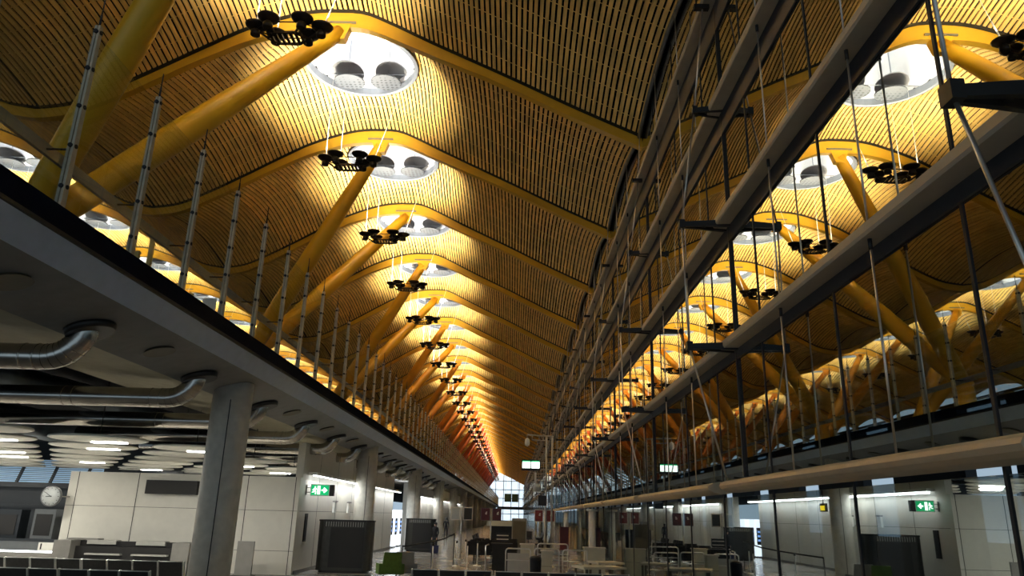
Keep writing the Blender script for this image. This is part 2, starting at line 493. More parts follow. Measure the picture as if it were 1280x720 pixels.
for k in range(18):
    y = 17.12 + 16 * k
    c1, c2 = steel_col(2 * k), steel_col(2 * k + 1)
    t = v_column(1, c1); t.location = (-12.5, y, SLAB)
    if k < 8: lab = '%s V-shaped pair of raking %s column limbs from the left' % (ORD[k], 'yellow' if k < 3 else 'amber' if k < 5 else 'orange red')
    else: lab = 'far red V-shaped column pair deep in the hall, beyond the eighth'
    tag(t, lab, 'column', 'V-shaped columns of the hall')
    if k < 9:
        t = v_column(-1, c1); t.location = (-18.7, y, SLAB)
        lab = ('%s V-shaped column of the next aisle, behind the balcony glass' % ORD[k]) if k < 4 else 'far V-shaped column of the next aisle, mostly hidden behind the hall columns'
        tag(t, lab, 'column', 'V-shaped columns of the next aisle')

# ------------------------------------------------------------------ hanging floodlight clusters
def cluster_parts():
    P = []
    fr = MB(); hexp = [(.56 * math.cos(PI / 3 * j), .30 * math.sin(PI / 3 * j), -.26) for j in range(6)]
    for j in range(6): fr.bar(hexp[j], hexp[(j + 1) % 6], .05, .07)
    for j in range(-3, 4): fr.bar((j * .14, -.25, -.27), (j * .14, .25, -.27), .07, .05)
    ends = [(.92 * math.cos(PI / 3 * j), .42 * math.sin(PI / 3 * j), 0) for j in range(6)]
    for j in range(6):
        fr.bar(hexp[j], ends[j], .05, .05); fr.bar(ends[j], ends[(j + 1) % 6], .025, .03)
    P.append(('frame', fr, M['lampblack']))
    fl = []
    for j in range(6):
        dish = MB().lathe([(.05, -.02), (.18, .02), (.28, .09), (.31, .14), (.295, .14), (.16, .05), (.001, .03)], 18, ends[j])
        can = MB().lathe([(.11, -.20), (.135, -.18), (.135, -.06), (.07, .02)], 14, ends[j])
        lens = MB().lathe([(.14, .09), (.10, .10), (.001, .11)], 12, ends[j])
        fl.append((dish, can, lens))
    P.append(('floods', fl, None))
    # three suspension rods up to the ceiling
    return P
CL_Z = 12.8 + EYE
def rods_mb(y, ridge):
    out = []
    for (x, yy, sx, sy) in ((-.92, 0, -.05, 0), (.92, 0, .85, .1), (-.46, .36, -.1, .25)):
        zt = roof_z(ridge + x + sx) + bulge((y + yy + sy) / BAY) - .02 - CL_Z
        out.append(MB().tube([(x, yy, 0), (x + sx, yy + sy, zt)], .007, 6).tube([(x, yy, .05), (x + sx * .24, yy + sy * .24, zt * .24)], .020, 8))
    return out
CP = cluster_parts(); CL_DY = 17.6 - 13.12
def build_cluster(loc, lab, group):
    t = thing('floodlight_cluster', lab, 'ceiling light', loc, 0, group)
    CP[0][1].build('frame', M['lampblack'], t)
    for dish, can, lens in CP[1][1]:
        d = dish.build('flood_dish', M['lampblack'], t)
        can.build('lamp_housing', M['black'], d); lens.build('lamp_lens', M['lamp'], d)
    for r in rods_mb(CL_DY, RX): r.build('suspension_rod', M['white_rod'], t)
    return t
lst = [('f', CP[0][1], M['lampblack'])]
for dish, can, lens in CP[1][1]: lst += [('d', dish, M['lampblack']), ('c', can, M['black']), ('l', lens, M['lamp'])]
lst += [('r', r, M['white_rod']) for r in rods_mb(CL_DY, RX)]
cm, cmm = merge(lst); cmesh = cm.mesh('floodlight_cluster', cmm)
proto = None
for k in range(1, NB):
    loc = (-6.6, RIB0 + BAY * k + CL_DY, CL_Z)
    if k <= 10: lab = '%s hanging cluster of dark floodlights below the ridge' % ORD[k - 1]
    else: lab = 'tiny far hanging floodlight cluster, beyond the tenth'
    if k <= 9:
        if proto is None: proto = build_cluster(loc, lab, 'hanging floodlight clusters')
        else: dup(proto, loc, lab)
    else: tag(link('floodlight_cluster', cmesh, None, loc), lab, 'ceiling light', 'hanging floodlight clusters')
    light('AREA', (loc[0], loc[1], loc[2] + .45), 760, (1, .91, .72), 2.4, rot=(PI, 0, 0), spread=2.35)
light('AREA', (-6.6, RIB0 + CL_DY, CL_Z + .45), 160, (1, .91, .72), 2.4, rot=(PI, 0, 0), spread=2.35)
for k in range(1, 18):
    loc = (RX2 + .4, RIB0 + BAY * k + CL_DY, CL_Z)
    if k <= 4: lab = '%s hanging floodlight cluster over the next aisle' % ORD[k - 1]
    else: lab = 'hanging floodlight cluster far along the next aisle'
    tag(link('floodlight_cluster', cmesh, None, loc), lab, 'ceiling light', 'floodlight clusters over the next aisle')
    light('AREA', (loc[0], loc[1], loc[2] + .45), 220 if k < 3 else 620, (1, .91, .72), 1.9, rot=(PI, 0, 0), spread=2.2)

# ------------------------------------------------------------------ glazed facade
YA, YB = -2., 293.
GZ = [9.87 + EYE, 7.42 + EYE, 5.10 + EYE, 2.83 + EYE]
REFL_H = [.60, .44, .28, .16]      # girder soffits, top to bottom
TR = .50 + EYE
fg = MB(); x = GX
tiers = [(0.02, TR - .1, 1), (TR + .1, GZ[3], 1), (GZ[3], GZ[2], 0), (GZ[2], GZ[1], 0), (GZ[1], GZ[0], 0), (GZ[0], roof_z(GX) + .75, 0)]
fg2 = MB()
for z0, z1, lo in tiers:
    (fg2 if lo else fg).box(GX, GX + .02, YA, YB, z0, z1)
struct(fg.build('window_1', M['glass_hi'])); struct(fg2.build('window_2', M['glass_lo']))
jt = MB()
y = .55
while y < YB:
    z1 = roof_z(GX) + bulge(((y - RIB0) % BAY) / BAY)
    jt.box(GX - .012, GX + .035, y - .02, y + .02, 0.02, z1); y += BAY / 3
struct(jt.build('trim_2', M['gasket']))
nm = ['topmost', 'second highest', 'third highest', 'lowest']
for i, z in enumerate(GZ):
    t = thing('facade_girder', '%s of the four long grey girders along the glass wall' % nm[i], 'girder', (0, 0, 0), 0, 'facade girders')
    b = MB(); b.prism([(3.515, z + .03), (3.535, z), (3.79, z), (3.79, z + .12), (3.55, z + .15), (3.515, z + .12)], YA, YB)
    b.build('beam', M['girder'], t)
    a = MB(); a.box(3.765, 3.795, YA, YB, z - REFL_H[i], z - .001); o = a.build('reflection_strip', M['girder_refl'], t); o['label'] = 'dark strip added for the dark reflection of the girder'  # dark strip added below the beam, imitates its dark image in the glass
# bottom tan transom in 8 m lengths
for k in range(0, 20):
    y0 = 4.5 + 8 * k; p = []
    for j in range(14):
        a = 2 * PI * j / 14; p.append((3.52 + .24 * math.cos(a) * (1 if math.cos(a) > 0 else 1.1), TR + .03 + .10 * math.sin(a)))
    p = p[::-1]
    t = MB().prism(p, y0 + .35, y0 + 7.65)
    o = t.build('facade_transom', M['tan'])
    lab = '%s tan rounded transom length low on the glass wall, from the right' % ORD[k] if k < 6 else 'far tan transom length low on the glass wall'
    tag(o, lab, 'transom', 'tan transom lengths')
# trusses: tie rods bowed inward over arms, every 8 m
ARM = [(3.25, 7.47 + EYE, 1), (2.91, 5.13 + EYE, 2), (2.95, 2.87 + EYE, 3)]
ap = MB()
def arm_mb(xe, z):
    b = MB(); L = GX - .02 - xe
    for s in (-1, 1):
        b.add([(xe, s * .03 - .025, -.05), (xe, s * .03 + .025, -.05), (GX - .02, s * .13 + .03, -.07), (GX - .02, s * .13 - .03, -.07),
               (xe, s * .03 - .025, .04), (xe, s * .03 + .025, .04), (GX - .02, s * .13 + .03, .06), (GX - .02, s * .13 - .03, .06)],
              [(0, 1, 2, 3), (7, 6, 5, 4), (0, 4, 5, 1), (1, 5, 6, 2), (2, 6, 7, 3), (3, 7, 4, 0)])
    b.cbox((xe + .02, 0, 0), (.10, .15, .15)); b.cbox((xe + L * .5, 0, 0), (.06, .2, .06))
    return b
NT = 33
proto = None
for k in range(NT):
    y = 4.5 + 8 * k
    lab = ('%s bowed tie-rod truss on the glass wall, counted from the right' % ORD[k]) if k < 8 else 'far bowed tie-rod truss on the glass wall, beyond the eighth'
    if proto is None:
        t = proto = thing('tie_rod_truss', lab, 'truss', (0, y, 0), 0, 'tie-rod trusses of the glass wall')
        nodes = [(3.55, 0, GZ[0] - .02)] + [(a[0] + .02, 0, a[1]) for a in ARM] + [(3.5, 0, TR + .1)]
        for a, b in zip(nodes, nodes[1:]):
            MB().tube([a, b], .017, 8).build('tie_rod', M['rod'], t)
        for a in ARM: arm_mb(a[0], a[1]).build('arm', M['black'], t, (0, 0, a[1]))
        MB().tube([(3.55, 0, GZ[0]), (GX - .15, 0, roof_z(GX) + .2)], .014, 6).build('top_rod', M['rod'], t)
        MB().box(3.76, GX - .001, -.022, .022, TR + .2, GZ[0] + .1).build('mullion', M['black'], t)
        MB().cbox((3.5, 0, TR + .06), (.16, .22, .12)).build('foot_bracket', M['black'], t)
        MB().cbox((3.52, 0, GZ[0] - .05), (.30, .12, .09)).build('top_bracket', M['black'], t)
    else: dup(proto, (0, y, 0), lab)
# straight hanger rods between girders
hp = None; n = 0
for k in range(20):
    for j in (1, 2):
        y = 4.5 + 8 * k + j * BAY / 3
        lab = '%s straight hanger rod run down the glass wall, counted from the right' % ORD[n] if n < 12 else 'far straight hanger rod run down the glass wall'
        if hp is None:
            t = hp = thing('hanger_rod', lab, 'rod', (0, y, 0), 0, 'hanger rods of the glass wall')
            zs = [roof_z(GX) + .3] + [g for g in GZ] + [TR + .1]
            for a, b in zip(zs, zs[1:]):
                MB().tube([(3.62, 0, a), (3.62, 0, b)], .013, 6).build('rod_length', M['rod'], t)
                MB().tube([(3.62, 0, b + .02), (3.62, 0, b - .12)], .024, 6).build('clevis', M['black'], t)
        else: dup(hp, (0, y, 0), lab)
        n += 1
# pillars that carry the transom
for k in range(2, 8):
    y = .7 + 16.25 * k
    t = thing('facade_pillar', ('%s slim pale pillar standing against the glass wall' % ORD[k - 2]) if k < 4 else 'far slim pale pillar against the glass wall', 'pillar', (3.38, y, 0), 0, 'facade pillars')
    MB().lathe([(.15, 0), (.15, TR - .25)], 18).build('shaft', M['concrete'], t)
    MB().lathe([(.24, TR - .25), (.26, TR - .16)], 18).build('capital', M['concrete'], t)

# ------------------------------------------------------------------ shell: floors, balcony
struct(MB().box(-44, GX + .1, -4, 300, -.25, 0).build('floor', M['floor']))
sl = MB()
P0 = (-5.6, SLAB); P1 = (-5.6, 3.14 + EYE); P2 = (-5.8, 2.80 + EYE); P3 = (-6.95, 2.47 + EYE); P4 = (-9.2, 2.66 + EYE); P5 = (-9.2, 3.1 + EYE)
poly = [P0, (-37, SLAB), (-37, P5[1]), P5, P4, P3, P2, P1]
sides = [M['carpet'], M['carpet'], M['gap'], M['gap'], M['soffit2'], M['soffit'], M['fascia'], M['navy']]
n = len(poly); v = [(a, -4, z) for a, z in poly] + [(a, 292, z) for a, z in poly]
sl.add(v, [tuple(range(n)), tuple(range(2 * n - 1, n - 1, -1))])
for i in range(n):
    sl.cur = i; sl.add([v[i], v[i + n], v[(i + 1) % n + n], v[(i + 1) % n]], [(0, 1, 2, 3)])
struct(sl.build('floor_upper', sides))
struct(MB().box(-5.62, -5.575, -4, 292, 3.12 + EYE, 3.17 + EYE).build('trim_3', M['gasket']))

# glass screen posts
PY0 = 6.64; PDY = 1.745; NP = 160
def post_parts():
    P = []
    b = MB(); H = 2.62
    for s in (-1, 1): b.add([(s * .026 - .018, -.05, -.15), (s * .026 + .018, -.05, -.15), (s * .026 + .018, .05, -.15), (s * .026 - .018, .05, -.15),
                             (s * .022 - .015, -.035, H), (s * .022 + .015, -.035, H), (s * .022 + .015, .035, H), (s * .022 - .015, .035, H)],
                            [(3, 2, 1, 0), (4, 5, 6, 7), (0, 1, 5, 4), (1, 2, 6, 5), (2, 3, 7, 6), (3, 0, 4, 7)])
    P.append(('fin', b, M['postgrey']))
    for i in range(5):
        z = .28 + i * .56
        P.append(('stud', MB().tube([(-.052, 0, z), (.052, 0, z)], .030, 8).tube([(0, -.065, z), (0, .06, z)], .030, 8), M['black']))
    P.append(('tip_rod', MB().tube([(0, 0, H - .02), (0, 0, H + .42)], .010, 6).tube([(0, 0, H), (0, 0, H + .18)], .016, 6), M['black']))
    P.append(('rail_bracket', MB().tube([(-.34, 0, .80), (-.02, 0, .80)], .014, 6), M['black']))
    return P
PP = post_parts(); pone, pm = merge(PP); pmesh = pone.mesh('screen_post', pm); proto = None
for k in range(NP):
    loc = (-5.68, PY0 + PDY * k, SLAB)
    lab = '%s slim steel screen post on the balcony edge, counted from the left' % ORD[k] if k < 14 else 'far slim steel screen post on the balcony edge, beyond the fourteenth'
    if k < 14:
        if proto is None:
            proto = thing('screen_post', lab, 'post', loc, 0, 'screen posts on the balcony edge')
            for nme, b, m in PP: b.build(nme, m, proto)
        else: dup(proto, loc, lab)
    else: tag(link('screen_post', pmesh, None, loc), lab, 'post', 'screen posts on the balcony edge')
gl = MB().box(-.006, .006, .06, PDY - .06, .02, 2.5).mesh('glass_pane', M['glass_thin'])
for k in range(NP - 1):
    lab = ('glass pane of the balcony screen right after the %s post from the left' % ORD[k]) if k < 14 else 'far glass pane of the balcony screen, beyond the fourteenth post'
    tag(link('glass_pane', gl, None, (-5.68, PY0 + PDY * k, SLAB)), lab, 'glass pane', 'glass panes of the balcony screen')
hr = MB().box(-6.05, -6.0, 2, 285, .73 + SLAB, .88 + SLAB)
tag(hr.build('handrail', M['rail']), 'long flat satin steel handrail behind the balcony posts', 'handrail')
# golden posts and a white notice farther back on the balcony
for i, (yy, xx, h) in enumerate(((16.2, -8.6, 2.75), (16.2, -8.9, 2.2), (18.6, -8.6, 1.9), (9.2, -8.7, 2.4))):
    t = MB(); t.cbox((0, 0, h / 2), (.09, .09, h)); t.cbox((0, 0, .02), (.22, .22, .04))
    o = t.build('timber_post', M['golden'], None, (xx, yy, SLAB))
    tag(o, ['tall golden post on the balcony behind the third screen post', 'thin golden post left of the tall golden one on the balcony', 'short golden post on the balcony beside the white notice', 'golden post at the left end of the balcony'][i], 'post', 'golden posts on the balcony')
t = thing('notice_stand', 'white upright notice panel on the balcony behind the posts', 'notice', (-8.1, 18.6, SLAB))
MB().cbox((0, 0, 1.35), (.36, .03, .85)).build('panel', M['white'], t); MB().tube([(0, 0, 0), (0, 0, .95)], .03, 8).build('leg', M['steel'], t)

# ------------------------------------------------------------------ ducts under the balcony
def duct_mb(L):
    b = MB(); pts = []; R = .52
    n = 8
    for i in range(n + 1):
        a = PI / 2 * i / n
        pts.append((-R + R * math.sin(a) - .0, 0, R - R * math.cos(a)))
    path = [(-R - L, 0, 0), (-R - L * .5, 0, 0)] + pts + [(0.06, 0, R + .36)]
    b.tube(path, .195, 18)
    for p, q in zip(pts, pts[1:]):
        p, q = Vector(p), Vector(q); d = (q - p).normalized() * .008
        b.tube([p - d, p + d], .201, 18, False)
    for xx in (-R - .12, -R - .32, -R - 1.9, -R - 2.1):
        b.tube([(xx - .012, 0, 0), (xx + .012, 0, 0)], .203, 18)
    return b
fl = MB().lathe([(.34, -.05), (.36, .02), (.36, .05)], 24)
dproto = None
for k in range(16):
    y = 10.95 + 4.1 * k
    loc = (-6.58, y, 2.11 + EYE)
    lab = '%s shiny elbowed air duct under the balcony, counted from the left' % ORD[k] if k < 8 else 'far small elbowed air duct under the balcony'
    if dproto is None:
        t = dproto = thing('air_duct', lab, 'duct', loc, 0, 'air ducts under the balcony')
        duct_mb(6.5).build('pipe', M['duct'], t)
        f = fl.build('collar', M['black'], t, (.06, 0, .42)); f.rotation_euler = (0, -.28, 0)
    else: dup(dproto, loc, lab)
ov = MB().lathe([(.27, -.035), (.25, -.03), (.24, .01)], 24)
for k in range(10):
    y = 8.75 + 4.1 * k; xx = -6.35; zz = P3[1] + (xx - P3[0]) / (P2[0] - P3[0]) * (P2[1] - P3[1])
    o = ov.build('soffit_cover', M['oval'], None, (xx, y, zz - .005)); o.rotation_euler = (0, -math.atan2(P2[1] - P3[1], P2[0] - P3[0]), 0)
    tag(o, '%s round ochre cover in the balcony soffit, counted from the left' % ORD[k], 'cover', 'round covers in the soffit')
for i, (xx, zz, r) in enumerate(((-14.3, 2.25, .42), (-11.2, 2.66, .30))):
    b = MB(); b.tube([(xx + .05 * math.sin(q * 1.7), 8 + q * 1.5, zz + EYE + .03 * math.sin(q)) for q in range(12)], r, 14)
    tag(b.build('foil_duct', M['foil']), ['wide crinkled foil duct in the dark void under the balcony', 'narrower crinkled foil duct in the dark void under the balcony'][i], 'duct', 'foil ducts')

# concrete columns
cp = None
for k in range(16):
    y = 16.8 + 16.4 * k; loc = (-6.45, y, 0)
    lab = '%s round concrete column under the balcony, counted from the left' % ORD[k] if k < 5 else 'far round concrete column under the balcony'
    if cp is None:
        cp = thing('concrete_column', lab, 'column', loc, 0, 'concrete columns')
        MB().lathe([(.43, 0), (.43, 2.72 + EYE)], 32).build('shaft', M['concrete'], cp)
        MB().cbox((.12, -.412, 2.2), (.014, .03, 4.4)).build('seam', M['seam'], cp)
    else: dup(cp, loc, lab)

# ------------------------------------------------------------------ walls on the left
WY = 26.4; WT = 1.08 + EYE
def panel_wall(name, x0, x1, y0, y1, z1, horiz, joints, hz):
    b = MB(); b.box(x0, x1, y0, y1, 0, z1); b.cur = 1
    for j in joints:
        if horiz: b.box(j - .012, j + .012, y0 - .004, y0, 0, z1)
        else: b.box(x1, x1 + .004, j - .012, j + .012, 0, z1)
    for z in hz:
        if horiz: b.box(x0, x1, y0 - .003, y0, z - .006, z + .006)
        else: b.box(x1, x1 + .003, y0, y1, z - .006, z + .006)
    return struct(b.build(name, [M['wall'], M['seam']]))
panel_wall('wall_front', -15.4, -7.4, WY, WY + .25, WT, True, [-15.1, -13.0, -10.75, -9.2, -7.55], [2.05, .75])
panel_wall('wall_left', -7.65, -7.4, WY + .25, 47.2, WT + 1.2, False, [29, 32, 35, 38, 41, 44], [2.05])
panel_wall('wall_left_far', -7.65, -7.35, 53, 290, WT + 1.2, False, [53 + 3 * i for i in range(40)], [2.05])
struct(MB().box(-9.8, -9.6, 47.2, 53, 0, WT + 1.2).build('wall_niche', M['wall']))
struct(MB().box(-7.4, -7.37, WY + .25, 47.2, 0, .12).build('baseboard_left', M['deskgrey']))
# strip lights along the wall
sp = None
for k in range(34):
    y = 27.3 + 2.35 * k
    if 46.5 < y < 53.5: continue
    loc = (-7.16, y, 1.20 + EYE)
    lab = '%s white strip light along the top of the left wall' % ORD[k] if k < 8 else 'far white strip light along the left wall'
    if sp is None:
        sp = thing('strip_light', lab, 'light', loc, 0, 'strip lights on the left wall')
        MB().box(-.06, .06, 0, 2.2, -.03, 0).build('tube', M['strip'], sp)
        MB().box(-.22, .08, -.02, 2.22, 0, .10).build('housing', M['white'], sp)
    else: dup(sp, loc, lab)
    if k < 20: light('AREA', (-7.14, y + 1.1, 1.15 + EYE), 22, (.93, .97, 1), .15, 2.2, (0, -.35, 0))

# ceiling discs
dm = MB().lathe([(.001, 0), (1.06, 0), (1.12, .02), (1.10, .06), (.001, .06)], 40).mesh('ceiling_disc', M['white'])
DZ = 1.52 + EYE; n = 0
for j in range(9):
    for i in range(8):
        xx = -8.9 - 2.85 * i - (1.42 if j % 2 else 0); yy = 16.2 + 2.4 * j
        if yy < 18 and xx > -11: continue
        lab = 'round white ceiling disc in row %s from the camera, %s from the right' % (ORD[j], ORD[i])
        t = thing('ceiling_disc', lab, 'ceiling panel', (xx, yy, DZ), 0, 'round ceiling discs')
        link('disc', dm, t)
        MB().tube([(0, 0, .06), (0, 0, P5[1] - DZ)], .012, 6).build('hanger', M['black'], t)
        if (i * 3 + j * 5) % 4 == 1 or (i + j) % 5 == 2:
            MB().box(-.42, .42, .40, .62, -.03, .0).build('lamp_strip', M['lamp'], t)
            light('AREA', (xx, yy + .5, DZ - .06), 70, (1, .96, .86), .8, .2)
        n += 1

# exit sign on a bracket
def exit_sign(loc, label, size=(.62, .34)):
    t = thing('exit_sign', label, 'sign', loc)
    w, h = size
    MB().cbox((0, 0, 0), (w + .06, .10, h + .06)).build('case', M['white'], t)
    MB().cbox((0, -.052, 0), (w, .008, h)).build('lit_face', M['greenlit'], t)
    fy = -.058; p = MB(); s = h
    def poly(pts):
        q = len(pts); p.add([(x * s, fy, z * s) for x, z in pts] + [(x * s, fy + .004, z * s) for x, z in pts],
              [tuple(range(q)), tuple(range(2 * q - 1, q - 1, -1))] + [(i, i + q, (i + 1) % q + q, (i + 1) % q) for i in range(q)])
    # doorway and running figure
    p2 = MB(); p2.add([(x * s, fy, z * s) for x, z in ((-.28, -.42), (.02, -.42), (.02, .42), (-.28, .42))], [(0, 1, 2, 3)])
    p2.build('doorway', M['whitelit'], t)
    poly([(-.52 + .075 * math.cos(a * PI / 5), .30 + .075 * math.sin(a * PI / 5)) for a in range(10)])
    poly([(-.60, .18), (-.66, -.02), (-.52, -.06), (-.44, .16), (-.5, .22)])
    poly([(-.60, .18), (-.52, .20), (-.72, -.04), (-.80, -.0), (-.70, .12)])
    poly([(-.48, .16), (-.44, .20), (-.34, .06), (-.38, .02)])
    poly([(-.64, -.02), (-.54, -.05), (-.62, -.22), (-.82, -.26), (-.84, -.20), (-.68, -.16)])
    poly([(-.56, -.05), (-.50, -.02), (-.38, -.14), (-.42, -.40), (-.50, -.40), (-.47, -.18)])
    p.build('running_figure', M['whitelit'], t)
    a = MB(); a.add([(x * s, fy, z * s) for x, z in ((.16, .07), (.16, -.07), (.48, -.07), (.48, .07))], [(0, 1, 2, 3)])
    a.add([(x * s, fy, z * s) for x, z in ((.46, -.26), (.78, 0), (.46, .26))], [(0, 1, 2)])
    a.add([(x * s, fy, z * s) for x, z in ((.46, .26), (.46, -.26), (.40, -.26), (.60, 0), (.40, .26))], [(0, 4, 3, 2, 1)])
    a.build('arrow', M['whitelit'], t)
    return t
es = exit_sign((-6.88, 27.2, .68 + EYE), 'green exit sign with running figure and right arrow on the left wall')
MB().tube([(-.34, 0, .08), (-.52, 0, .08)], .015, 6).tube([(-.34, 0, -.08), (-.52, 0, -.08)], .015, 6).cbox((-.5, 0, 0), (.05, .05, .34)).build('bracket', M['steel'], es)
MB().cbox((.41, .03, 0), (.14, .2, .38)).build('end_case', M['black'], es)
# small yellow gate sign beyond the second column
t = thing('gate_sign', 'small yellow lit gate sign behind the second concrete column', 'sign', (-6.95, 36.2, .72 + EYE))
MB().cbox((0, 0, 0), (.06, .8, .38)).build('case', M['black'], t)
MB().cbox((.035, .05, -.02), (.01, .5, .22)).build('lit_face', M['yellowlit'], t)
MB().tube([(0, 0, .19), (0, 0, 1.6)], .02, 6).build('hanger', M['black'], t)
# wall fittings
t = thing('recessed_slot', 'tall narrow black slot on the wall corner beside the exit sign', 'wall panel', (-7.39, 27.6, 1.5))
MB().cbox((0, 0, 0), (.03, .34, .95)).build('frame', M['black'], t); MB().cbox((.018, 0, -.02), (.01, .24, .8)).build('insert', M['screen'], t)
for i, yy in enumerate((31.6, 34.3)):
    t = thing('wall_box', ['small pale wall box left of the second column', 'small pale wall box next to the second column'][i], 'wall box', (-7.36, yy, 2.22), 0, 'wall boxes')
    MB().cbox((0, 0, 0), (.10, .30, .42)).build('body', M['white'], t); MB().cbox((.02, 0, .24), (.16, .36, .06)).build('hood', M['deskgrey'], t)

# clock on a bracket at the wall end
t = thing('wall_clock', 'round white clock on a bracket at the left end of the pale wall', 'clock', (-15.62, 25.9, .22 + EYE))
R90 = Matrix.Rotation(PI / 2, 4, 'X')
def facing(b): b.v = [tuple(R90 @ Vector(p)) for p in b.v]; return b
facing(MB().lathe([(.33, -.05), (.34, 0), (.34, .05), (.315, .06), (.30, .05)], 32)).build('case', M['edge'], t)
facing(MB().lathe([(.001, .052), (.305, .052), (.305, .045)], 32)).build('dial', M['clockface'], t)
def hand(ang, L, w):
    b = MB(); d = Vector((math.sin(ang), 0, math.cos(ang))); q = Vector((d.z, 0, -d.x)) * w
    o = Vector((0, -.062, 0)); b.add([o - q - d * .04, o + q - d * .04, o + q * .6 + d * L, o - q * .6 + d * L], [(0, 1, 2, 3)]); return b
hand(math.radians(265), .17, .014).build('hour_hand', M['black'], t)
hand(math.radians(302), .25, .010).build('minute_hand', M['black'], t)
tk = MB()
for h in range(12):
    a = h * PI / 6; d = Vector((math.sin(a), 0, math.cos(a))); q = Vector((d.z, 0, -d.x)) * .008; o = Vector((0, -.058, 0))
    tk.add([o + d * .24 - q, o + d * .24 + q, o + d * .285 + q, o + d * .285 - q], [(0, 1, 2, 3)])
tk.build('hour_marks', M['black'], t)
MB().tube([(.25, .05, .0), (.32, .05, 0), (.32, .5, 0)], .02, 6).build('bracket', M['steel'], t)
# information display on the wall
t = thing('information_display', 'wide dark information display on the pale wall, switched off', 'display', (-11.75, 26.28, .62 + EYE))
MB().cbox((0, 0, 0), (1.75, .22, .46)).build('case', M['black'], t); MB().cbox((0, -.115, 0), (1.64, .01, .38)).build('screen', M['screen'], t)
# service desk before the wall
t = thing('service_desk', 'low grey service desk with dark recess in front of the pale wall', 'desk', (-12.6, 25.1, 0))
MB().box(-2.0, 2.2, .1, .6, 0, .80).build('body', M['screen'], t)
for xx in (-2.05, 1.75): MB().box(xx, xx + .55, -.2, .65, 0, .98).build('end_pedestal', M['deskgrey'], t)
MB().box(-1.5, 1.75, .35, .65, .8, .96).build('upstand', M['screen'], t)
for xx in (-1.25, .35): MB().box(xx, xx + .95, .28, .60, .86, .99).build('ledge', M['deskpale'], t)
for xx in (-1.1, .4): MB().box(xx, xx + 1.15, -.05, .35, .55, .60).build('worktop', M['deskpale'], t)
MB().box(-1.9, -.9, .3, .62, .985, 1.03).build('tray', M['deskgrey'], t)
t = thing('desk_partition', 'dark upright partition right behind the first concrete column', 'partition', (-8.75, 25.2, 0))
MB().box(-.12, .42, -.02, .05, 0.05, 1.08).build('panel', M['deskgrey'], t); MB().box(-.2, .5, -.15, .18, 0, .05).build('foot', M['black'], t)

# window area left of the wall
wd = MB(); Y3 = 34.
for i in range(0, 12): wd.bar((-19.2 - i * 1.5, Y3, 2.95), (-18.9 - i * 1.5, Y3, 3.95), .10, .10)
wd.box(-38, -15.0, Y3 - .1, Y3 + .1, 2.75, 2.95); wd.box(-38, -15.0, Y3 - .1, Y3 + .1, 1.95, 2.02)
wd.box(-38, -15.0, Y3, Y3 + .15, 3.95, P4[1])
struct(wd.build('window_3', M['darkwin']))
sk = MB(); sk.box(-38, -18.6, Y3 + .35, Y3 + .4, 2.9, 4.0)
struct(sk.build('window_4', M['bluesky']))
lv = MB()
for i in range(12): lv.bar((-38, Y3 + .28, 2.96 + .085 * i), (-18.6, Y3 + .28, 2.96 + .085 * i), .05, .02)
struct(lv.build('window_5', M['darkwin']))
struct(MB().box(-38, -15.0, Y3 + .4, Y3 + .5, 0, 4.4).build('wall_window', M['darkwin']))
bp = MB().box(-38, -15.6, 31, 31.12, 0, .62)
bp.cur = 1; bp.box(-38, -15.6, 30.98, 31.14, .62, .72); struct(bp.build('wall_parapet', [M['greywall'], M['darkwin']]))
t = thing('parapet_lamp', 'long cold white light line low at the left edge', 'light', (-20, 28.6, .36))
MB().box(-7, 4.2, -.03, .03, 0, .06).build('tube', M['strip'], t); MB().box(-7, 4.2, -.05, .05, -.36, 0).build('kerb', M['deskgrey'], t)
t = thing('lit_notice', 'small pale lit notice on the low wall left of the clock', 'notice', (-18.3, 30.92, .45))
MB().cbox((0, 0, 0), (.95, .04, .30)).build('panel', M['white'], t)
for s in (-1, 1): MB().cbox((s * .36, -.025, 0), (.05, .01, .22)).build('frame_bar', M['black'], t)
for i, (xx, w, h) in enumerate(((-19.6, .9, 1.25), (-18.1, 1.1, 1.3), (-17.0, .5, 1.2), (-21.2, 1.2, 1.2))):
    t = thing('vending_unit', ['pale machine standing behind the low wall', 'brown machine standing behind the low wall beneath the clock', 'narrow white machine right of the brown one', 'dark machine at the left edge behind the low wall'][i], 'machine', (xx, 32.6, 0))
    mm = [M['greywall'], M['oval'], M['deskgrey'], M['darkwin']][i]
    MB().box(-w / 2, w / 2, -.3, .3, .05, .6 + h).build('body', mm, t); MB().box(-w * .38, w * .38, -.32, -.3, .8, .4 + h).build('front', M['screen'], t)

# ------------------------------------------------------------------ far left glazed wall of the next aisle
fr = MB(); lo = MB(); skp = MB()
skp.box(XL - .5, XL - .45, 0, 200, SLAB + .2, 13.6)
struct(skp.build('window_6', M['bluesky']))
for i in range(46): lo.box(XL - .28, XL - .14, 0, 200, SLAB + .4 + i * .17, SLAB + .46 + i * .17)
struct(lo.build('window_7', M['darkwin']))
for i in range(26):
    fr.box(XL - .2, XL, i * 8 - .6, i * 8 + 2.6, SLAB, 13.6)
for z in (SLAB, SLAB + 2.6, SLAB + 5.2, 13.4): fr.box(XL - .15, XL, 0, 200, z, z + .25)
struct(fr.build('wall_aisle', M['darkwin']))

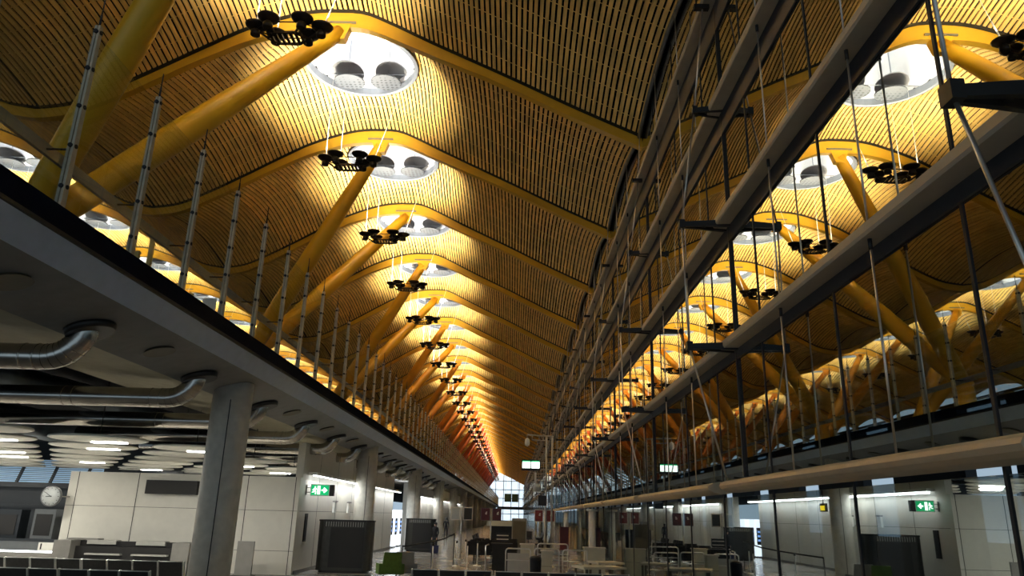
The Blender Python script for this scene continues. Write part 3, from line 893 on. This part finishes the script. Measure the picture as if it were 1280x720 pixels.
# ------------------------------------------------------------------ far end of the hall
struct(MB().box(-37, GX, 293.5, 293.7, 0, 18.6).build('window_8', M['sky']))
mu = MB()
for i in range(14): mu.box(-37 + i * 3 - .12, -37 + i * 3 + .12, 293.1, 293.4, 0, 18.4)
for z in (.1, 2.6, 5.0, 8.2, 11.4, 14.6): mu.box(-37, GX, 293.1, 293.4, z - .12, z + .12)
struct(mu.build('window_9', M['edge']))
struct(MB().box(-5.6, GX, 262, 268, 4.0, 4.9).build('floor_bridge', M['darkwin']))
t = thing('hanging_boards', 'pair of dark green boards hanging near the far end window', 'sign', (-.45, 150, 0))
for xx in (-.72, .72): MB().cbox((xx, 0, 5.35), (1.3, .12, 1.55)).build('board', M['board'], t)
for xx in (-1.2, 1.2): MB().tube([(xx, 0, 6.1), (xx, 0, 16)], .02, 6).build('hanger', M['black'], t)

# ------------------------------------------------------------------ tall mast with cameras and lit sign
t = thing('service_mast', 'tall twin-tube mast with camera arm and lit sign near the glass wall', 'mast', (1.55, 33.9, 0))
for xx in (-.13, .13): MB().tube([(xx, 0, 0), (xx, 0, 5.55 + (.0 if xx < 0 else .04))], .045, 10).build('tube', M['steel'], t)
MB().tube([(.13, 0, 5.55), (-1.0, 0, 5.60), (-1.0, 0, 5.45)], .035, 8).tube([(-.13, 0, 5.36), (-.78, 0, 5.38), (-.78, 0, 5.58)], .028, 8).build('camera_arm', M['steel'], t)
MB().lathe([(.02, .16), (.10, .10), (.12, -.06), (.10, -.16), (.001, -.22)], 14, (-1.0, 0, 5.30)).build('camera_dome', M['white'], t)
for z in (4.38, 4.10, 3.60): MB().tube([(-.55, 0, z), (.13, 0, z)], .022, 8).build('cross_bar', M['steel'], t)
s_ = MB().cbox((-.82, 0, 4.26), (.84, .16, .46)).build('lit_sign', M['black'], t)
for xx in (-1.02, -.62):
    MB().cbox((xx, -.085, 4.27), (.36, .01, .28)).build('sign_face', M['whitelit'], s_); MB().cbox((xx, -.086, 4.43), (.36, .008, .05)).build('sign_band', M['greenlit'], s_)
MB().lathe([(.16, -.15), (.19, .05), (.12, .2)], 14, (-.52, 0, 3.28)).build('loudspeaker', M['deskpale'], t)
MB().cbox((-.3, -.1, 2.75), (.36, .34, .42)).build('equipment_box', M['black'], t)
MB().tube([(-.6, 0, 3.55), (-.6, 0, 3.95)], .04, 8).build('antenna', M['white'], t)
MB().lathe([(.32, 0), (.30, .03), (.10, .05)], 20).build('base_plate', M['steel'], t)
# dark red gate panels on poles
def gate_panels(loc, label, cols, framed):
    t = thing('gate_panel_pole', label, 'sign', loc, 0, 'gate panels on poles')
    MB().tube([(0, 0, 0), (0, 0, 2.45)], .035, 8).lathe([(.2, 0), (.18, .03), (.04, .05)], 14).build('pole', M['steel'], t)
    for s, c in zip((-1, 1), cols):
        f = MB().cbox((s * .30, -.02, 2.12), (.46, .05, .62)).build('panel_frame', M['signframe'] if framed else M['edge'], t)
        MB().cbox((s * .30, -.05, 2.12), (.38 if framed else .43, .02, .53 if framed else .59)).build('panel', c, f)
        if c in (M['red'], M['red_bright']):
            MB().add([(s * .30 + a, -.062, 2.12 + b) for a, b in ((-.02, .0), (.08, -.02), (.10, .14), (.02, .12))], [(0, 1, 2, 3)]).build('emblem', M['signframe'], f)
gate_panels((1.62, 40, 0), 'two red pale-framed panels on a pole right of the hall middle', (M['red_bright'], M['red_bright']), True)
gate_panels((-1.15, 40, 0), 'two dark red panels on a pole left of the hall middle', (M['red'], M['red']), False)
gate_panels((-2.5, 37.5, 0), 'pole with one grey and one dark panel by the left columns', (M['deskpale'], M['screen']), True)

# perforated screens round the column feet
for i, (xx, yy, w) in enumerate(((-6.02, 28.2, 1.95), (-5.32, 44.8, 1.7))):
    t = thing('perforated_enclosure', ['dark perforated metal enclosure before the second concrete column', 'dark perforated metal enclosure before the third concrete column'][i], 'enclosure', (xx, yy, 0))
    pts = []
    for cx, a0 in ((w / 2 - .3, -PI / 2), (w / 2 - .3, 0), (-w / 2 + .3, PI / 2), (-w / 2 + .3, PI)):
        cy = -.15 if a0 in (-PI / 2, PI) else .15
        for q in range(6): a = a0 + PI / 2 * q / 5; pts.append((cx + .3 * math.cos(a), cy + .3 * math.sin(a)))
    n = len(pts); b = MB(); z0, z1 = .08, 1.76
    b.add([(x, y, z0) for x, y in pts] + [(x, y, z1) for x, y in pts], [(j, (j + 1) % n, n + (j + 1) % n, n + j) for j in range(n)] + [tuple(range(n, 2 * n))])
    b.build('shell', M['perf'], t)
    tp = MB()
    for j in range(n): tp.bar((*pts[j], z1), (*pts[(j + 1) % n], z1), .04, .05)
    tp.build('top_rail', M['black'], t)
    MB().cbox((.12, -.462, .86), (w * .62, .02, 1.35)).build('front_panel', M['screen'], t)
    rb = MB()
    for j in range(16): rb.box(-w * .34 + j * w * .045 - .008, -w * .34 + j * w * .045 + .008, -.468, -.452, 1.56, 1.72)
    rb.build('vent_bars', M['deskpale'], t)
    MB().add([(x * .9, y * .9, 0) for x, y in pts] + [(x * .9, y * .9, .08) for x, y in pts], [(j, (j + 1) % n, n + (j + 1) % n, n + j) for j in range(n)]).build('plinth', M['black'], t)

# lit vending niche
for i, yy in enumerate((48.6, 50.6)):
    t = thing('vending_machine', ['bright lit vending machine in the wall niche', 'second lit vending machine deeper in the wall niche'][i], 'vending machine', (-7.75, yy, 0), 0)
    MB().box(-.4, .4, -.5, .5, .08, 2.25).build('body', M['palelit'], t)
    f = MB().box(.40, .42, -.32, .32, .75, 1.75).build('window', M['screen'], t)
    for z in (.95, 1.2, 1.45): MB().box(.42, .43, -.28, .22, z, z + .12).build('shelf_row', M['bluelit'], f)
    MB().box(-.30, .30, -.51, -.5, .75, 1.75).build('side_window', M['screen'], t)
    for z in (.95, 1.2, 1.45): MB().box(-.24, .24, -.52, -.51, z, z + .12).build('side_row', M['bluelit'], t)
    MB().box(-.36, .36, -.46, .46, 0, .08).build('base', M['black'], t)

# ------------------------------------------------------------------ beam seating
def bench_parts(nseat, pitch=.575):
    P = []; W = nseat * pitch
    P.append(('beam', MB().box(-W / 2, W / 2, .0, .08, .30, .38), M['black']))
    for s in (-1, 1): P.append(('leg', MB().bar((s * W * .36, -.28, .02), (s * W * .36, .35, .02), .06, .04).bar((s * W * .36, .04, .02), (s * W * .36, .04, .32), .06, .08), M['chrome']))
    for i in range(nseat):
        x = -W / 2 + pitch * (i + .5); w = pitch / 2 - .03
        b = MB(); b.add([(x - w, .22, .42), (x + w, .22, .42), (x + w, -.25, .46), (x - w, -.25, .46), (x - w, .22, .36), (x + w, .22, .36), (x + w, -.25, .40), (x - w, -.25, .40)],
                        [(3, 2, 1, 0), (4, 5, 6, 7), (0, 1, 5, 4), (1, 2, 6, 5), (2, 3, 7, 6), (3, 0, 4, 7)])
        P.append(('seat', b, M['seatblack']))
        b = MB(); prof = [(.20, .40), (.24, .55), (.28, .72), (.345, .90)]
        for (ya, za), (yb, zb) in zip(prof, prof[1:]):
            b.add([(x - w, ya, za), (x + w, ya, za), (x + w, yb, zb), (x - w, yb, zb), (x - w, ya + .045, za), (x + w, ya + .045, za), (x + w, yb + .045, zb), (x - w, yb + .045, zb)],
                  [(0, 1, 2, 3), (7, 6, 5, 4), (0, 4, 5, 1), (1, 5, 6, 2), (2, 6, 7, 3), (3, 7, 4, 0)])
        P.append(('backrest', b, M['seatblack']))
        P.append(('top_trim', MB().tube([(x - w, .37, .905), (x + w, .37, .905)], .014, 6), M['seatrail']))
    for i in range(nseat + 1):
        x = -W / 2 + pitch * i
        b = MB(); pts = [(x, -.22, .44), (x, .20, .42), (x, .265, .55), (x, .305, .72), (x, .37, .915)]
        for a, c in zip(pts, pts[1:]): b.bar(a, c, .026, .07)
        P.append(('side_rail', b, M['seatrail']))
    return P
def bench(nseat, loc, rz, label, group, pitch=.575, plain=False):
    t = thing('beam_bench', label, 'bench', loc, rz, group)
    for nme, b, m in bench_parts(nseat, pitch): b.build(nme, M['black'] if plain else m, t)
    return t
# the row in the middle faces away; two benches end to end
bench(3, (-1.32, 17.75, 0), PI, 'three-seat black bench at the bottom middle, left of its row', 'benches in the middle row', .59)
bench(5, (1.10, 17.75, 0), PI, 'five-seat black bench at the bottom middle, right of its row', 'benches in the middle row', .59)
bench(5, (-11.15, 18.05, 0), PI, 'black bench in the back row at lower left, farther from the column', 'benches at lower left')
bench(4, (-8.54, 18.05, 0), PI, 'black bench in the back row at lower left, beside the first concrete column', 'benches at lower left')
bench(4, (-9.75, 15.3, 0), PI, 'black bench in the nearer row at lower left, left half', 'benches at lower left')
bench(3, (-7.72, 15.3, 0), PI, 'black bench in the nearer row at lower left, right half', 'benches at lower left')
for i, (xx, yy, rz) in enumerate(((-2.0, 47, PI / 2), (-2.0, 51, PI / 2), (-1.0, 55, PI / 2), (2.0, 55, -PI / 2), (2.0, 60, -PI / 2), (.4, 62, 0), (1.9, 46, -PI / 2), (-.4, 66, 0))):
    bench(4, (xx, yy, 0), rz, ['dark bench seen end-on behind the left red panels', 'dark bench just beyond the first end-on bench', 'third dark bench deeper in the hall middle', 'dark bench along the glass wall in mid distance',
          'dark bench along the glass wall farther off', 'dark bench across the hall behind the podium', 'dark bench beside the glass wall behind the mast', 'farthest dark bench across the hall'][i], 'benches deeper in the hall', .575, True)

for i, (xx, yy) in enumerate(((-.95, 36.4), (-.95, 38.8), (-.9, 41.4))):
    bench(4, (xx, yy, 0), PI, ['first dark bench row behind the gate podium', 'second dark bench row behind the gate podium', 'third dark bench row behind the gate podium'][i], 'bench rows behind the podium', .575, True)
# green and grey armchairs
for i, (xx, yy, m, rz) in enumerate(((-3.78, 24.4, 'green', .35), (-3.38, 24.9, 'deskgrey', .1))):
    t = thing('armchair', ['green upholstered armchair at the bottom, right of the first enclosure', 'grey armchair beside the green one'][i], 'armchair', (xx, yy, 0), rz)
    MB().box(-.30, .30, -.28, .30, .28, .42).build('seat', M[m], t)
    b = MB(); b.add([(-.30, -.28, .40), (.30, -.28, .40), (.27, -.40, .92), (-.27, -.40, .92), (-.30, -.18, .40), (.30, -.18, .40), (.27, -.32, .92), (-.27, -.32, .92)],
                    [(0, 1, 2, 3), (7, 6, 5, 4), (0, 4, 5, 1), (1, 5, 6, 2), (2, 6, 7, 3), (3, 7, 4, 0)]); b.build('backrest', M[m], t)
    for s in (-1, 1): MB().box(s * .34 - .05, s * .34 + .05, -.28, .28, .28, .58).build('armrest', M[m], t)
    for sx in (-1, 1):
        for sy in (-1, 1): MB().tube([(sx * .28, sy * .24, 0), (sx * .26, sy * .22, .30)], .02, 8).build('leg', M['chrome'], t)

# ------------------------------------------------------------------ gate furniture in the middle
t = thing('gate_podium', 'black gate podium with pale screens left of the tube barriers', 'podium', (-.42, 30.5, 0))
MB().box(-.36, .36, -.25, .25, .04, 1.0).build('body', M['cloth'], t); MB().box(-.42, .42, -.3, .3, 1.0, 1.05).build('top', M['black'], t)
MB().cbox((.02, -.05, 1.27), (.52, .06, .32)).build('screen', M['black'], t)
for z in (1.20, 1.34): MB().cbox((.02, -.085, z), (.46, .01, .04)).build('screen_strip', M['signframe'], t)
MB().tube([(-.62, 0, .0), (-.62, 0, .95), (-.5, 0, 1.0)], .03, 8).build('side_tube', M['chrome'], t)
t = thing('canopy_booth', 'booth with flat cream canopy behind the podium', 'booth', (-.75, 52, 0))
MB().box(-1.0, 1.0, -.5, .5, 1.40, 1.72).build('canopy', M['cream'], t); MB().box(-.8, .8, -.35, .35, .06, 1.4).build('body', M['cloth'], t); MB().box(-.75, .75, -.32, .32, 0, .06).build('plinth', M['black'], t)
def barrier(loc, w, h, label, panel=None):
    t = thing('tube_barrier', label, 'barrier', loc, 0, 'tube barriers at the gate'); r = .10; p = [(-w / 2, 0, 0), (-w / 2, 0, h - r)]
    for q in range(1, 5): a = PI / 2 * q / 4; p.append((-w / 2 + r - r * math.cos(a), 0, h - r + r * math.sin(a)))
    p += [(-x, y, z) for x, y, z in p[::-1]]
    MB().tube(p, .024, 8).build('hoop', M['chrome'], t)
    MB().tube([(-w / 2, 0, h * .62), (w / 2, 0, h * .62)], .018, 8).build('middle_rail', M['chrome'], t)
    for s in (-1, 1): MB().lathe([(.09, 0), (.08, .02), (.03, .03)], 12, (s * w / 2, 0, 0)).build('foot', M['chrome'], t)
    if panel: MB().box(-w / 2 + .06, w / 2 - .06, -.01, .01, .12, h * .85).build('panel', panel, t)
barrier((.20, 27.2, 0), .86, 1.0, 'tube barrier with beige panel beside the podium', M['deskpale'])
barrier((1.22, 27.8, 0), .86, 1.0, 'tube barrier at the foot of the mast')
barrier((2.2, 27.6, 0), .86, .98, 'tube barrier nearest the glass wall')
barrier((1.6, 31.2, 0), 1.2, 1.05, 'wide tube barrier behind the mast foot')
for i, (xx, yy, w, h) in enumerate(((.55, 29.6, .5, 1.05), (1.12, 25.6, .35, 1.0), (3.05, 29.2, .75, 1.0))):
    t = thing('gate_counter', ['white angled gate counter behind the first barrier', 'narrow cream counter between the barriers', 'cream panelled counter close to the glass wall'][i], 'counter', (xx, yy, 0))
    MB().box(-w / 2, w / 2, -.2, .2, .06, h).build('body', M['cream'], t); MB().box(-w / 2 - .03, w / 2 + .03, -.23, .23, h, h + .04).build('top', M['signframe'], t)
    MB().box(-w / 2 + .03, w / 2 - .03, -.18, .18, 0, .06).build('plinth', M['black'], t); MB().box(-w / 2, w / 2, -.203, -.2, h * .55, h * .56).build('joint', M['seam'], t)
t = thing('waste_bin', 'round dark waste bin between podium and barriers', 'bin', (.72, 24.2, 0))
MB().lathe([(.16, 0), (.18, .8), (.18, .82), (.15, .83)], 18).build('body', M['cloth'], t); MB().lathe([(.185, .83), (.17, .90), (.05, .94)], 18).build('lid', M['black'], t)
t = thing('grey_totem', 'tall grey information totem behind the gate podium', 'totem', (.35, 44, 0))
MB().box(-.42, .42, -.1, .1, .05, 1.95).build('body', M['deskgrey'], t); MB().box(-.36, .36, -.11, -.1, .4, 1.8).build('face', M['oval'], t); MB().box(-.5, .5, -.25, .25, 0, .05).build('foot', M['black'], t)
t = thing('red_banner', 'dark red upright banner beyond the barriers by the glass wall', 'banner', (2.9, 44, 0))
MB().box(-.25, .25, -.02, .02, .3, 1.55).build('panel', M['red'], t); MB().tube([(.22, .04, 0), (.22, .04, 1.75)], .02, 8).build('pole', M['signframe'], t); MB().box(-.3, .3, -.15, .15, 0, .04).build('foot', M['black'], t)
# queue posts and a sloping ramp rail
for i, (xx, yy) in enumerate(((-1.75, 30.5), (-2.35, 33), (-2.1, 35), (-3.0, 29.5), (-1.5, 33.5))):
    t = thing('queue_post', ['chrome queue post nearest the podium', 'chrome queue post under the left red panels', 'chrome queue post behind two others at left', 'chrome queue post beside the ramp rail', 'chrome queue post right beneath the left pole'][i], 'queue post', (xx, yy, 0), 0, 'queue posts')
    MB().lathe([(.17, 0), (.16, .03), (.03, .06)], 18).build('base', M['chrome'], t); MB().tube([(0, 0, .05), (0, 0, .92)], .025, 8).build('pole', M['chrome'], t)
    MB().lathe([(.04, .92), (.04, 1.0), (.02, 1.02)], 12).build('cap', M['black'], t)
t = thing('ramp_rail', 'dark curved handrail rising across the floor at left', 'handrail', (-3.3, 32, 0))
rp = [(-.9, -2.2, .86), (-.4, -1.0, .92), (0, 0, .98), (.35, 1.2, 1.06), (.7, 2.6, 1.25)]
MB().tube(rp, .03, 8).build('rail', M['black'], t)
for q in (0, 2, 4): MB().tube([(rp[q][0], rp[q][1], 0), rp[q]], .022, 8).build('upright', M['black'], t)
# pale tables near the glass
for i, (xx, yy, w, d) in enumerate(((2.5, 22.8, 1.3, 1.0), (3.0, 25.2, .9, .9))):
    t = thing('low_table', ['pale wooden low table at the foot of the glass wall', 'second pale low table by the glass wall, farther off'][i], 'table', (xx, yy, 0), .3)
    MB().box(-w / 2, w / 2, -d / 2, d / 2, .70, .76).build('top', M['cream'], t)
    for sx in (-1, 1):
        for sy in (-1, 1): MB().box(sx * w * .42 - .03, sx * w * .42 + .03, sy * d * .42 - .03, sy * d * .42 + .03, 0, .70).build('leg', M['oval'], t)

# ------------------------------------------------------------------ people
def person(loc, rz, label, stride=.3, armswing=.25, bag=False, H=1.72):
    s = H / 1.75
    J = {}
    def add(n, p, r, par): J[n] = (Vector(p) * s, r * s, par)
    add('pelvis', (0, 0, .96), .135, None); add('belly', (0, .01, 1.10), .125, 'pelvis'); add('chest', (0, 0, 1.30), .15, 'belly')
    add('upper', (0, -.01, 1.43), .12, 'chest'); add('neck', (0, 0, 1.52), .055, 'upper'); add('skull', (0, .015, 1.60), .082, 'neck'); add('crown', (0, 0, 1.69), .078, 'skull')
    add('nose', (0, .095, 1.615), .016, 'skull')
    for sx, n in ((-1, 'l'), (1, 'r')):
        f = sx * stride
        add('hip' + n, (sx * .09, 0, .92), .10, 'pelvis'); add('knee' + n, (sx * .10, f * .40 + .04, .50), .062, 'hip' + n)
        add('ank' + n, (sx * .10, f * .75 - (.04 if f > 0 else .1), .10 if f > 0 else .14), .042, 'knee' + n); add('heel' + n, (sx * .10, f * .75 - .04, .045), .042, 'ank' + n); add('toe' + n, (sx * .115, f * .75 + .16, .035), .034, 'heel' + n)
        a = -sx * armswing
        add('sho' + n, (sx * .19, -.01, 1.42), .065, 'upper'); add('elb' + n, (sx * .25, a * .35 - .02, 1.14), .045, 'sho' + n); add('wri' + n, (sx * .26, a * .9 + .05, .90), .030, 'elb' + n)
        add('palm' + n, (sx * .262, a * 1.0 + .07, .83), .034, 'wri' + n)
        for q in range(4):
            add('f%d%s' % (q, n), (sx * .262 + 0, a + .04 + q * .022, .775), .010, 'palm' + n); add('g%d%s' % (q, n), (sx * .25, a + .05 + q * .022, .735 + .01 * abs(q - 1.5)), .008, 'f%d%s' % (q, n))
        add('th' + n, (sx * .245, a + .115, .80), .011, 'palm' + n)
    names = list(J); me = bpy.data.meshes.new('person')
    me.from_pydata([J[n][0] for n in names], [(names.index(J[n][2]), i) for i, n in enumerate(names) if J[n][2]], [])
    o = bpy.data.objects.new('person', me); COL.objects.link(o)
    md = o.modifiers.new('s', 'SKIN'); o.modifiers.new('u', 'SUBSURF').levels = 2
    sv = me.skin_vertices[0].data
    for i, n in enumerate(names): sv[i].radius = (J[n][1], J[n][1]); sv[i].use_root = (n == 'pelvis')
    dg = bpy.context.evaluated_depsgraph_get(); m2 = bpy.data.meshes.new_from_object(o.evaluated_get(dg))
    bpy.data.objects.remove(o)
    m2.materials.clear()
    for q in (M['cloth'], M['jeans'], M['skin'], M['hair'], M['black']): m2.materials.append(q)
    for p in m2.polygons:
        c = p.center / s; p.use_smooth = True
        if c.z > 1.53: p.material_index = 2
        elif c.z < .10: p.material_index = 4
        elif abs(c.x) > .2 and c.z < .88: p.material_index = 2
        elif c.z < .93: p.material_index = 1
        else: p.material_index = 0
    t = link('person', m2, None, loc); t.rotation_euler = (0, 0, rz)
    tag(t, label, 'person')
    hb = MB().lathe([(.100, -.02), (.103, .04), (.08, .10), (.001, .125)], 18, (0, -.015, 1.655)); hb.lathe([(.085, -.10), (.09, 0)], 14, (0, -.03, 1.64))
    hb.v = [tuple(Vector(p) * s) for p in hb.v]; hb.build('hair', M['hair'], t)
    e = MB()
    for sx in (-1, 1): e.cbox((sx * .033, .088, 1.635), (.022, .012, .010)); e.cbox((sx * .092, 0, 1.61), (.018, .04, .06))
    e.v = [tuple(Vector(p) * s) for p in e.v]; e.build('eyes_and_ears', M['skin'], t)
    return t
person((-6.05, 70, 0), 0, 'person in dark clothes walking away down the left aisle')
person((-4.35, 43.5, 0), 2.6, 'person in dark jacket standing beside the second enclosure', .12, .1, H=1.60)
t = thing('travel_bag', 'dark blue travel bag standing by the person near the enclosure', 'bag', (-4.28, 42.9, 0))
MB().box(-.22, .22, -.12, .12, .03, .42).build('body', mat('blue_bag', (.01, .012, .06), .6, noise=.1), t)
MB().tube([(-.12, 0, .42), (-.12, 0, .52), (.12, 0, .52), (.12, 0, .42)], .015, 6).build('handle', M['black'], t)
MB().box(-.18, .18, -.1, .1, 0, .03).build('base', M['black'], t)

# ------------------------------------------------------------------ outside
struct(MB().box(GX + .1, 80, -40, 320, -.5, -.2).build('ground_outside', M['asphalt']))
struct(MB().box(GX + .12, 36, -30, 300, 13.2, 13.5).build('roof_overhang', M['gap']))
ob = MB()
for i in range(24): ob.box(16, 16.4, i * 8 + 3, i * 8 + 8.2, -.2, 13.2)
ob.box(16, 16.4, -20, 200, 4.4, 6.0)
for i in range(26): ob.box(16.0, 16.3, -20, 200, 6.2 + i * .26, 6.36 + i * .26)
struct(ob.build('wall_outside', M['darkwin']))

# ------------------------------------------------------------------ world, camera, view
w = bpy.data.worlds.new('sky'); SC.world = w; w.use_nodes = True
nt = w.node_tree; bg = nt.nodes['Background']; bg.inputs['Strength'].default_value = 1.
tc = nt.nodes.new('ShaderNodeTexCoord'); sx = nt.nodes.new('ShaderNodeSeparateXYZ'); cr = nt.nodes.new('ShaderNodeValToRGB')
nt.links.new(tc.outputs['Generated'], sx.inputs[0]); nt.links.new(sx.outputs['Z'], cr.inputs['Fac']); nt.links.new(cr.outputs['Color'], bg.inputs['Color'])
cr.color_ramp.elements[0].position = .0; cr.color_ramp.elements[0].color = (.34, .45, .55, 1)
cr.color_ramp.elements[1].position = .45; cr.color_ramp.elements[1].color = (.06, .08, .10, 1)
cam = bpy.data.cameras.new('camera'); co = bpy.data.objects.new('camera', cam); COL.objects.link(co)
cam.sensor_width = 36; cam.lens = 36 * 923.06 / 1280; cam.clip_end = 800; cam.clip_start = .05
pi_, ya, ro = math.radians(17.1063), math.radians(-.55046), math.radians(1.53134)
fw = Vector((math.sin(ya) * math.cos(pi_), math.cos(ya) * math.cos(pi_), math.sin(pi_)))
r0 = Vector((math.cos(ya), -math.sin(ya), 0)); u0 = r0.cross(fw)
r = math.cos(ro) * r0 + math.sin(ro) * u0; u = r.cross(fw)
co.matrix_world = Matrix(((r.x, u.x, -fw.x, 0), (r.y, u.y, -fw.y, 0), (r.z, u.z, -fw.z, EYE), (0, 0, 0, 1)))
SC.camera = co
vs = SC.view_settings; vs.view_transform = 'Standard'; vs.look = 'None'; vs.gamma = 1; vs.exposure = .2; vs.use_curve_mapping = False
SC.cycles.max_bounces = 8; SC.cycles.transparent_max_bounces = 24; SC.cycles.glossy_bounces = 6; SC.cycles.diffuse_bounces = 3
SC.cycles.use_light_tree = True
